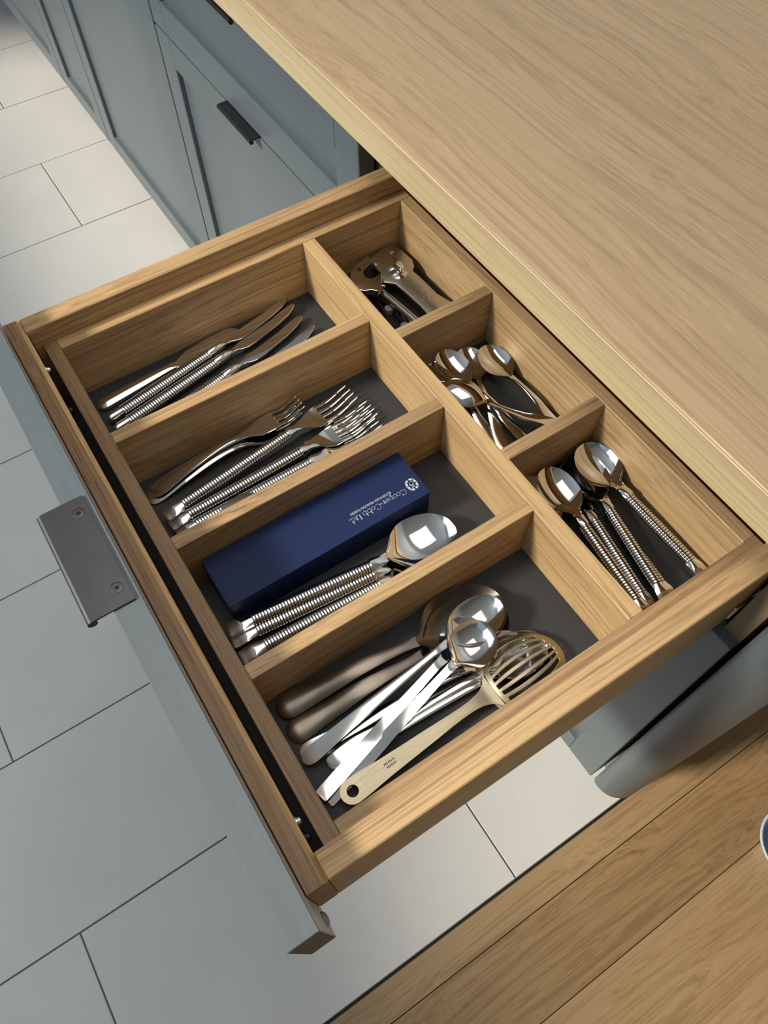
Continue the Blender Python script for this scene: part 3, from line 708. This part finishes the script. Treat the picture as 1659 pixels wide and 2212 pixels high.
for r_, (ya, n_) in enumerate(((.0022, 16), (-.0008, 17))):   # two rows of worn stamped marks
    for k in range(n_):
        x = .040+k*.00125+r_*.001; wz = .0003 if k % 3 else .0005
        bx(bm, x, x+.0007, ya-.0008, ya+.0006, .0068, .0072+wz*.1)
from_bm('stamped_mark', bm, GROOVE, sl)
aim(sl, (.5065, .0500, ZM+.0050), (.5010, .2600, ZM+.0070), 0)

# ------------------------------------------------------------------ teaspoons (middle right compartment)
GE = 'teaspoons'
e1 = plain_spoon('teaspoon', 'teaspoon face up nearest the middle divider, stacked on another', GE, .1330, .0058, .0022, .0460, .0162, .0066, STEEL, arch=.003)
aim(e1, (.3290, .3690, ZM+.0020), (.1985, .3545, ZM+.0170), 0)
e2 = dup(e1, 'teaspoon directly under the one nearest the divider, rims nested'); aim(e2, (.3150, .3440, ZM+.0003), (.1975, .3475, ZM+.0075), 0)
e3 = dup(e1, 'teaspoon at the back whose bowl tip shows behind the upright spoon'); aim(e3, (.3220, .3440, ZM+.0040), (.1990, .3880, ZM+.0010), 0)
e4 = dup(e1, 'teaspoon face up closest to the tray back wall'); aim(e4, (.3440, .4040, ZM+.0030), (.2145, .3985, ZM+.0100), 0)
e5 = dup(e1, 'teaspoon turned face down across the others'); aim(e5, (.3440, .4085, ZM+.0180), (.2395, .3290, ZM+.0330), 180)
e6 = dup(e1, 'teaspoon at the bottom of the stack beside the middle divider'); aim(e6, (.3260, .3290, ZM+.0003), (.1985, .3420, ZM+.0030), 0)

# ------------------------------------------------------------------ soup spoons (near right compartment)
GP = 'soup spoons with ribbed handles'
p1 = ribbed('soup_spoon', 'ribbed-handled spoon closest to the tray back wall, large bright bowl', GP, .1590, .0180, .0955, 'spoon_table', wid=.0055)
aim(p1, (.5215, .4065, ZM+.0040), (.3645, .3975, ZM+.0155), -8)
p2 = dup(p1, 'ribbed-handled spoon beside the middle divider, bowl leaning on it'); aim(p2, (.5225, .3400, ZM+.0020), (.3680, .3520, ZM+.0150), 6)
p3 = dup(p1, 'ribbed-handled spoon nested under the largest bright bowl'); aim(p3, (.5215, .3620, ZM+.0050), (.3650, .3900, ZM+.0095), 0)
p4 = dup(p1, 'ribbed-handled spoon with its handle crossing beneath the nested pair'); aim(p4, (.5220, .3690, ZM+.0003), (.3660, .3870, ZM+.0030), 0)
p5 = dup(p1, 'ribbed-handled spoon lowest, its bowl hidden under the divider spoon'); aim(p5, (.5200, .3480, ZM+.0003), (.3640, .3740, ZM+.0030), 0)
p6 = dup(p1, 'ribbed-handled spoon tucked right against the middle divider'); aim(p6, (.5180, .3230, ZM+.0003), (.3650, .3360, ZM+.0070), 8)

# ------------------------------------------------------------------ openers (far right compartment)
co = empty('can_opener', 'flat brushed steel can opener with central rivet against the back wall', 'can opener')
OZ = -.0700
out = [(.0346, .4048), (.0491, .4088), (.0693, .4101), (.0790, .4062), (.0829, .4010), (.0944, .4022), (.1266, .4036), (.1429, .4085), (.1590, .4120), (.1750, .4125), (.1760, .3830), (.1616, .3791), (.1461, .3779), (.1312, .3780), (.1050, .3757), (.0902, .3739), (.0819, .3654), (.0777, .3630), (.0720, .3655), (.0675, .3696), (.0460, .3697), (.0423, .3702), (.0375, .3850)]
bm = bmesh.new(); prism(bm, [(x, y-.002) for x, y in out], OZ-.0030, OZ, bev=.0016); from_bm('plate', bm, BRUSH, co, smooth=True, angle=40)
bm = bmesh.new(); lathe(bm, [(0, .0098), (.0010, .0094), (.0018, .0078), (.0030, .0062), (.0040, .0056), (.0044, .0046), (.0044, .0038), (.0035, .0034), (.0042, .0024), (.0046, .0002)], 32, Matrix.Translation((.0788, .3835, OZ-.0002)))
from_bm('rivet', bm, STEEL_S, co, smooth=True)
for x, y, r_ in ((.0465, .3960, .0024), (.0528, .3712, .0022)):
    bm = bmesh.new(); lathe(bm, [(0, r_), (.0006, r_*.9), (.0010, r_*.5), (.0011, .0001)], 18, Matrix.Translation((x, y, OZ-.0001))); from_bm('pin', bm, STEEL_S, co, smooth=True)
bm = bmesh.new(); sheet(bm, [(0, .004, .0002, -.0010, .0008), (.010, .0085, .0010, -.0022, .001), (.020, .0085, .0010, -.0022, .001), (.026, .004, .0002, -.0008, .0008)], span(0, .026, 12), 8)
o = from_bm('raised_boss', bm, STEEL_S, co, smooth=True); o.matrix_world = Matrix.Translation((.0525, .3880, OZ+.0001)) @ Matrix.Rotation(R(-8), 4, 'Z')
bm = bmesh.new()
for k in range(9):
    x = .0895+k*.0026; bx(bm, x, x+.0008, .3815+k*.0002, .3915+k*.0003, OZ-.0002, OZ+.0005, bev=.0003)
from_bm('grip_ridge', bm, BRUSH, co)
bm = bmesh.new()
def ringarc(cx, cy, r_, a0, a1): tube(bm, [(cx+r_*math.cos(R(a)), cy+r_*math.sin(R(a)), OZ+.0001) for a in range(a0, a1+1, 15)], .0004, 6)
ringarc(.1244, .3885, .0060, 0, 300); ringarc(.1225, .3880, .0022, 40, 330); ringarc(.1268, .3895, .0022, 0, 270)
from_bm('embossed_mark', bm, BRUSH, co)
# cap lifter with a tubular handle
cl = empty('bottle_opener', 'small steel bottle opener with hooked round head and tubular handle', 'bottle opener')
CZ = -.0640
out = [(.0470, .3672), (.0526, .3634), (.0573, .3562), (.0610, .3520), (.0655, .3506), (.0690, .3515), (.0712, .3545), (.0700, .3580), (.0650, .3600), (.0605, .3620), (.0590, .3660), (.0640, .3668), (.0700, .3650), (.0768, .3637), (.0810, .3600), (.0866, .3569), (.0917, .3577), (.0900, .3545), (.0934, .3516), (.1003, .3437), (.0935, .3465), (.0888, .3427), (.0856, .3339), (.0810, .3310), (.0750, .3300), (.0680, .3310), (.0623, .3339), (.0534, .3403), (.0490, .3480), (.0476, .3577), (.0432, .3633), (.0439, .3666)]
ring_pts = [(.0478, .3665), (.0440, .3668), (.0430, .3635), (.0466, .3585), (.0470, .3520), (.0490, .3450), (.0530, .3390), (.0590, .3345), (.0660, .3315), (.0740, .3305), (.0820, .3320), (.0862, .3350), (.0885, .3420), (.0935, .3465), (.0995, .3440), (.0940, .3515), (.0905, .3548), (.0917, .3582), (.0866, .3572), (.0810, .3605), (.0768, .3640), (.0735, .3650), (.0740, .3600), (.0755, .3550), (.0745, .3500), (.0700, .3475), (.0640, .3480), (.0600, .3510), (.0575, .3560), (.0560, .3600), (.0528, .3640)]
bm = bmesh.new(); prism(bm, ring_pts, CZ-.0022, CZ, bev=.0006); from_bm('hook_head', bm, STEEL_S, cl)
bm = bmesh.new(); lathe(bm, [(0, .0022), (.0002, .0022), (.0003, .0001)], 16, Matrix.Translation((.0567, .3475, CZ-.00012))); from_bm('key_hole', bm, GROOVE, cl)
bm = bmesh.new(); tube(bm, [(.0880, .3530, CZ-.0070), (.0900, .3533, CZ-.0068), (.1500, .3620, CZ-.0090), (.1740, .3655, CZ-.0110)], [.0034, .0042, .0044, .0044], 20); from_bm('tube_handle', bm, STEEL, cl, smooth=True)
# black plastic gadget under both
bg_ = empty('vegetable_peeler', 'black plastic kitchen gadget with grey round caps under the openers', 'kitchen gadget')
bm = bmesh.new()
prism(bm, [(.0700, .3130), (.1750, .3130), (.1790, .3230), (.1780, .3500), (.1700, .3600), (.1300, .3570), (.1000, .3560), (.0800, .3520), (.0700, .3400)], ZM+.0004, ZM+.0045, bev=.001)
from_bm('body', bm, PLASTIC, bg_)
bm = bmesh.new()
tube(bm, [(.0790, .3460, ZM+.006), (.0950, .3475, ZM+.008), (.1150, .3440, ZM+.008), (.1300, .3415, ZM+.006), (.1500, .3400, ZM+.005)], .0014, 8)
tube(bm, [(.0800, .3530, ZM+.007), (.1000, .3570, ZM+.0095), (.1200, .3570, ZM+.0095), (.1400, .3540, ZM+.008), (.1650, .3520, ZM+.006)], .0016, 8)
tube(bm, [(.1178, .3540, ZM+.006), (.1312, .3545, ZM+.006), (.1500, .3500, ZM+.006)], .0010, 8)
from_bm('moulded_arm', bm, PLASTIC, bg_, smooth=True)
for x, y in ((.1100, .3505), (.1400, .3510)):
    bm = bmesh.new(); lathe(bm, [(-.006, .0046), (.0004, .0046), (.0007, .0042), (.0004, .0020), (.0008, .0018), (.0009, .0001)], 22, Matrix.Translation((x, y, ZM+.0105))); from_bm('round_cap', bm, GREYCAP, bg_, smooth=True)

# ------------------------------------------------------------------ dish on the wooden floor at the right edge
di = empty('pet_dish', 'pale blue round dish with white rim on the wooden floor, right edge', 'dish')
bm = bmesh.new(); lathe(bm, [(0, .046), (.004, .048), (.020, .056), (.022, .0565)], 48, Matrix(), 0, False); lathe(bm, [(.0215, .0525), (.012, .048), (.006, .0450), (.005, .001)], 48, Matrix(), 0, False); from_bm('bowl', bm, DISH, di, smooth=True)
bm = bmesh.new(); lathe(bm, [(.0215, .0565), (.0235, .0560), (.0238, .0540), (.0222, .0522)], 48, Matrix(), 0, False); from_bm('rim', bm, DISHRIM, di, smooth=True)
di.location = (.8275, .6410, FL+.0018)
